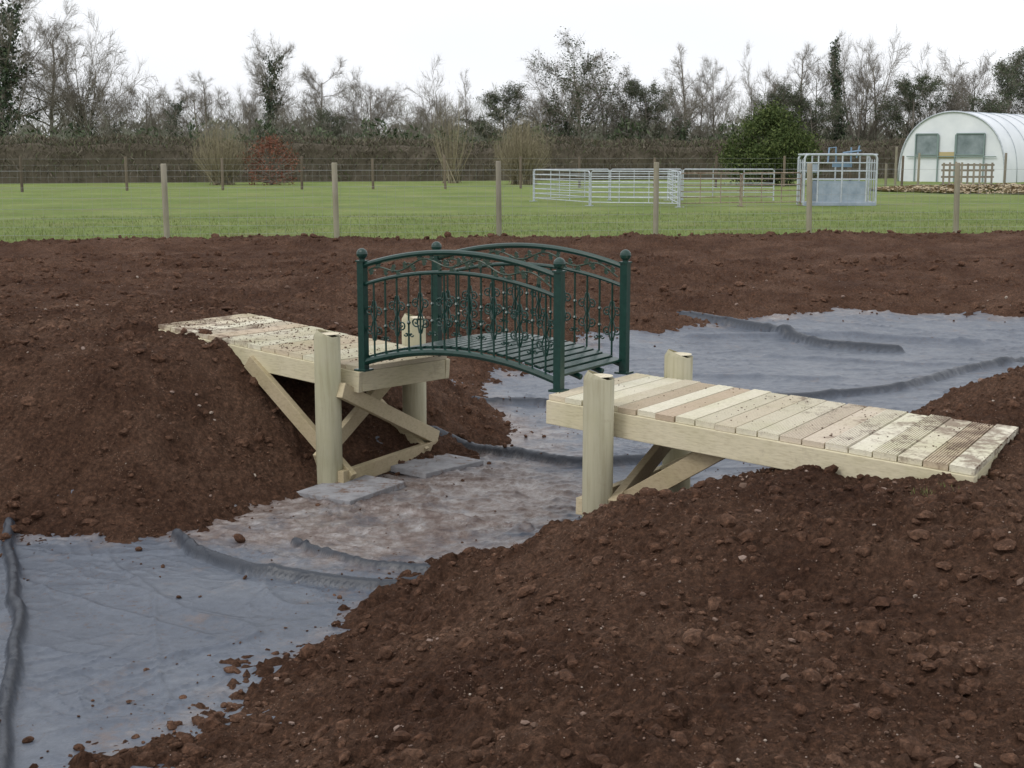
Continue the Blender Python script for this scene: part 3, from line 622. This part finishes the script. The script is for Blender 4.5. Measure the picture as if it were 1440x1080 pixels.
def treemesh(style,kind='bare',h=10.):
    mb=MB();nodes=[];st=ST[style];tl={'round':.80,'tall':.97,'fan':.36}[style]*h
    grow(mb,np.zeros(3),np.array([0,0,1.]),tl,h*.016,0,st,nodes)
    P3=np.concatenate([P for lv,P,D in nodes if lv==3]);D3=np.concatenate([D for lv,P,D in nodes if lv==3])
    P2=np.concatenate([P[1:] for lv,P,D in nodes if lv==2]);D2=np.concatenate([D[1:] for lv,P,D in nodes if lv==2])
    twigs(mb,P3,D3,st['tw'],.55,.0055);twigs(mb,P2,D2,1,.6,.006)
    if kind=='ivy':
        C=[]
        for lv,P,D in nodes:
            if lv<=1:
                m=1300 if lv==0 else 130
                t=R.uniform(0,1,m)**1.2*(len(P)-1)*(.8 if lv==0 else .5);i=np.minimum(t.astype(int),len(P)-2);q=P[i]+(P[i+1]-P[i])*(t-i)[:,None]
                C.append(q+R.normal(0,.33 if lv==0 else .19,(m,3)))
        leaves(mb,np.concatenate(C),.17,1)
    if kind=='greenish':
        C=[]
        for lv,P,D in nodes:
            if lv==2 and R.uniform()<.8: C.append(P[R.integers(0,len(P),34)]+R.normal(0,.24,(34,3)))
            if lv==0:
                t=R.uniform(0,1,900)*(len(P)-1);i=np.minimum(t.astype(int),len(P)-2);C.append(P[i]+(P[i+1]-P[i])*(t-i)[:,None]+R.normal(0,.25,(900,3)))
        leaves(mb,np.concatenate(C),.12,1)
    if kind=='pine':
        C=[]
        for lv,P,D in nodes:
            if lv==2: C.append(P[R.integers(1,len(P),80)]+R.normal(0,.24,(80,3))*np.array([1,1,.6]))
        leaves(mb,np.concatenate(C),.16,1,.5)
    V=np.concatenate(mb.V);zt=np.percentile(V[:,2],99.9);k=h/zt
    mb.V=[v*k for v in mb.V]
    mats={'bare':[m_bark,m_ivy],'ivy':[m_bark,m_ivy],'greenish':[m_bark,m_pine],'pine':[m_bark,m_pine]}[kind]
    return build('tree_mesh',mb,mats,mesh_only=True)
T={'r1':treemesh('round'),'r2':treemesh('round'),'r3':treemesh('round'),'f1':treemesh('fan'),'f2':treemesh('fan'),'f3':treemesh('fan'),'t1':treemesh('tall'),'t2':treemesh('tall'),'t4':treemesh('tall'),'t3':treemesh('tall','ivy'),
 'i1':treemesh('round','ivy'),'i2':treemesh('fan','ivy'),'g1':treemesh('round','greenish'),'p1':treemesh('round','pine'),'p2':treemesh('round','pine')}
NM={'r':'bare_tree','f':'bare_tree','t':'bare_poplar_tree','i':'ivy_clad_tree','g':'oak_tree','p':'pine_tree'}
cnt={}
TL=[(-33.5,92,13.4,'i1',.95),(-31,95,11.6,'r1',.95),(-28.2,94,11.0,'f1',.75),(-36,96,12.5,'r3',1),(-29.8,97,10,'i2',.7),(-26.2,93,6.3,'i2',.7),(-24.6,97,5.8,'t1',.9),(-22.4,93,6.0,'i1',.8),(-20.7,96,7.2,'t2',1),(-18.6,98,6.6,'f3',1),(-16.6,95,9.6,'i1',.75),(-13.3,96,8.1,'r1',1.05),(-11.3,98,7.6,'f2',1),(-9.4,96,7.0,'r2',1.1),(-4.8,94,8.0,'f1',.8),(-3.0,95,7.3,'t1',.6),(-7.3,99,6.0,'f2',1),
 (-.6,96,6.4,'p1',1.2),(1.4,98,6.0,'f3',1),(4.6,94,9.5,'g1',1.1),(3.9,96,8.4,'i2',.8),(6.3,97,7.4,'r2',.9),(8.0,97,7.6,'g1',.9),(9.5,96,6.6,'p2',.8),(11.2,94,6.6,'i2',.9),(12.1,98,9.2,'t1',.9),(14.0,97,8.2,'r3',.7),(16.3,96,9.0,'f1',.6),(17.9,95,6.4,'p1',.95),(19.8,97,9.1,'t2',1),(21.2,98,8.6,'r2',.7),(22.3,96,9.7,'t3',.8),(23.7,97,10.0,'f3',.6),(25.4,98,8.6,'t1',1),(26.6,95,6.8,'p2',1.1),(28.6,97,9.0,'f1',.75),(30.9,97,8.6,'i2',.9),(33.6,95,8.6,'p1',1.05),(36,97,9.3,'g1',1),(38.5,98,9,'r1',1),(-38.5,94,11,'r2',1),(32.2,99,8.2,'r2',.8),(41,98,9,'t3',1),(44,99,8,'p2',1),(-22,99,6.8,'r2',1.1),(-15,99,7.0,'f2',1.1),(10.3,99,7.4,'f1',.8),(18.4,99,7.6,'r3',.8),(27.6,99,7.4,'r1',.8),(2.8,99,5.6,'r3',1.1),(-6,100,5.4,'r3',1.3),(-25.5,100,6.4,'r3',1.2),(13.1,99,7.2,'r1',.7),(24.6,99,8.0,'r1',.7),(20.6,95,5.6,'p2',1),(-11.9,93,4.6,'p1',1.1)]
for (tx,ty,th_,k,ws) in TL:
    nm=NM[k[0]];c_=cnt.get(nm,0);cnt[nm]=c_+1
    o=obj(nm if c_==0 else '%s.%03d'%(nm,c_),T[k]);s=th_/10.;o.location=(tx,ty,-.05);o.scale=(s*ws,s*ws,s);o.rotation_euler=(0,0,R.uniform(0,6.28))
def hy(x): return 83+.3*x
def mass(name,n,xr,yf,h,dep,size,asp,mat,seed,upb=.5,gap=0.3,core=True,fr=.22):
    xx=R.uniform(*xr,n);top=h*(1+gap*fbm(xx*fr,xx*0+seed,4,seed));zz=top*R.uniform(0,1,n)**.75
    sh=fbm(xx*.6,zz*.8,3,seed+3)
    yy=yf(xx)+dep*(R.uniform(-.5,.5,n))+.5*sh
    mb=MB();leaves(mb,np.stack([xx,yy,zz+.05],1),size,0,asp,upb)
    if core:
        gx=np.linspace(*xr,240);gt=np.linspace(0,math.pi,9);GX,GT=np.meshgrid(gx,gt)
        tp=h*(1+gap*fbm(GX*fr,GX*0+seed,4,seed))*.85
        V=np.stack([GX,yf(GX)-np.cos(GT)*dep*.35*(1+.3*noise(GX*1.1,GT*2,seed)),np.sin(GT)**.5*tp],-1).reshape(-1,3);mb.add(V,gridF(240,9),0)
    build(name,mb,[mat])
mass('hedge',95000,(-48,60),hy,2.35,2.2,.34,.17,m_hedge,40,.6,.22)
mass('distant_tree_line',110000,(-75,95),lambda x:118+.12*x,5.6,14,.8,.03,m_far,50,1.0,.6,core=False,fr=.35)
mass('distant_undergrowth',26000,(-60,70),lambda x:93+.25*x,3.6,6,.5,.06,m_far,57,.7,.6,core=False,fr=.5)
mass('woodland_understorey',20000,(-60,90),lambda x:128+.12*x,4.0,5,.9,.3,m_far,61,.6,.4,core=True,fr=.4)
mass('evergreen_undergrowth',14000,(-60,60),lambda x:91+.25*x,2.9,4,.35,.5,m_pine,66,.3,1.1,core=False,fr=.3)
def shrub(name,cx,cy,h,w,mat,n,kind,ls=.13):
    mb=MB()
    if kind=='leafy':
        k=90;th=R.uniform(0,6.28,k);zc=R.uniform(.04,.95,k);prof=np.sin(np.clip(zc*.90+.17,0,1)*math.pi)**.6;rr=R.uniform(.2,1.08,k)**.6*prof*w/2
        C=np.stack([rr*np.cos(th),rr*np.sin(th),zc*h*.93*R.uniform(.88,1.05,k)],1)
        idx=R.integers(0,k,n);leaves(mb,C[idx]+R.normal(0,w*.07,(n,3)),ls,0,.5)
        tube(mb,[(0,0,0),(0,0,h*.8)],[.1,.03],6,1)
        for c_ in C: tube(mb,[(0,0,c_[2]*.5),tuple(c_)],[.035,.01],4,1,False)
    else:
        for q in range(n):
            a=R.uniform(0,6.28);sp=R.uniform(0,1)**.6*w/2;hh=h*R.uniform(.55,1)*(1-.35*(sp/(w/2))**2)
            tube(mb,[(R.normal(0,.25),R.normal(0,.25),0),(sp*.6*math.cos(a),sp*.6*math.sin(a),hh*.4),(sp*.95*math.cos(a),sp*.95*math.sin(a),hh*.75),(sp*math.cos(a),sp*math.sin(a),hh)],[.02,.012,.008,.005],3,0,False)
        leaves(mb,R.normal(0,1,(n*14,3))*np.array([w*.22,w*.22,h*.22])+np.array([0,0,h*.5]),.26,0,.06,.8)
    o=build(name,mb,[mat,m_bark]);o.location=(cx,cy,0)
shrub('conifer_shrub',12.9,70,4.1,4.2,m_con,24000,'leafy',.16)
shrub('willow_shrub',.55,72,3.4,3.0,m_tan,420,'twig')
shrub('willow_shrub.001',-14.7,71,3.2,3.0,m_tan,260,'twig')
shrub('russet_shrub',-12.2,71,2.7,2.8,m_red,2600,'leafy')
shrub('bare_sapling',-3.2,75,5.0,2.4,m_tan,60,'twig')
n=70000;xx=R.uniform(-12,14,n);yy=ridgeY(xx)+.5+R.uniform(0,1,n)**1.6*14;g=grassmask(xx,yy);k=(g>.4)&(fbm(xx*1.2,yy*1.2,3,8)+R.uniform(-.4,.4,n)>-.1);xx=xx[k];yy=yy[k]
def blades(mb,xx,yy,zz,hm,w0=.006):
    n=len(xx);h_=hm*R.uniform(.5,1.4,n);a=R.uniform(0,6.28,n);w_=w0+0*h_;lx=R.normal(0,.4,n)*h_;ly=R.normal(0,.4,n)*h_
    P=np.stack([xx,yy,zz],1);s=np.stack([np.cos(a)*w_,np.sin(a)*w_,0*a],1)
    V=np.stack([P-s,P+s,P+np.stack([lx,ly,h_],1)],1);mb.add(V.reshape(-1,3),np.arange(3*n).reshape(n,3))
mb=MB();blades(mb,xx,yy,soilH(xx,yy)[0],.055)
a=R.normal(0,.04,40)+1.75;b_=R.normal(0,.03,40)+5.66;blades(mb,a,b_,soilH(a,b_)[0]-.003,.022,.0015)
build('grass',mb,[m_blade])
# ------------------------------------------------------------------ light, sky, camera
w=bpy.data.worlds.new('World');sc.world=w;w.use_nodes=True;nt=w.node_tree;bg=nt.nodes['Background']
sky=N(nt,'ShaderNodeTexSky',sky_type='NISHITA');sky.sun_disc=False;EL=math.radians(48);AZ=math.radians(-125)
sky.sun_elevation=EL;sky.sun_rotation=AZ
tc=N(nt,'ShaderNodeTexCoord');n=N(nt,'ShaderNodeTexNoise');n.inputs['Scale'].default_value=2.2;n.inputs['Detail'].default_value=5
mp=N(nt,'ShaderNodeMapping');mp.inputs['Scale'].default_value=(1,1,3);nt.links.new(tc.outputs['Generated'],mp.inputs[0]);nt.links.new(mp.outputs[0],n.inputs['Vector'])
cl=ramp(nt,n.outputs['Fac'],[(.3,(9.9,10.1,10.6)),(.7,(11.2,11.3,11.5))])
nt.links.new(mix(nt,.94,sky.outputs[0],cl),bg.inputs['Color']);bg.inputs['Strength'].default_value=.1
sl=bpy.data.lights.new('sun','SUN');sl.energy=1.0;sl.angle=math.radians(18);sl.color=(1,.96,.9);so=bpy.data.objects.new('sun',sl);sc.collection.objects.link(so)
sd=Vector((math.sin(AZ)*math.cos(EL),math.cos(AZ)*math.cos(EL),math.sin(EL)));so.rotation_euler=sd.to_track_quat('Z','Y').to_euler()
cam=bpy.data.cameras.new('camera');co=bpy.data.objects.new('camera',cam);sc.collection.objects.link(co);co.location=(0,0,1.6)
co.rotation_euler=(math.radians(90-9.462),0,0);cam.sensor_width=36;cam.lens=48.75;cam.clip_end=4000;cam.clip_start=.05
sc.camera=co
print('done')
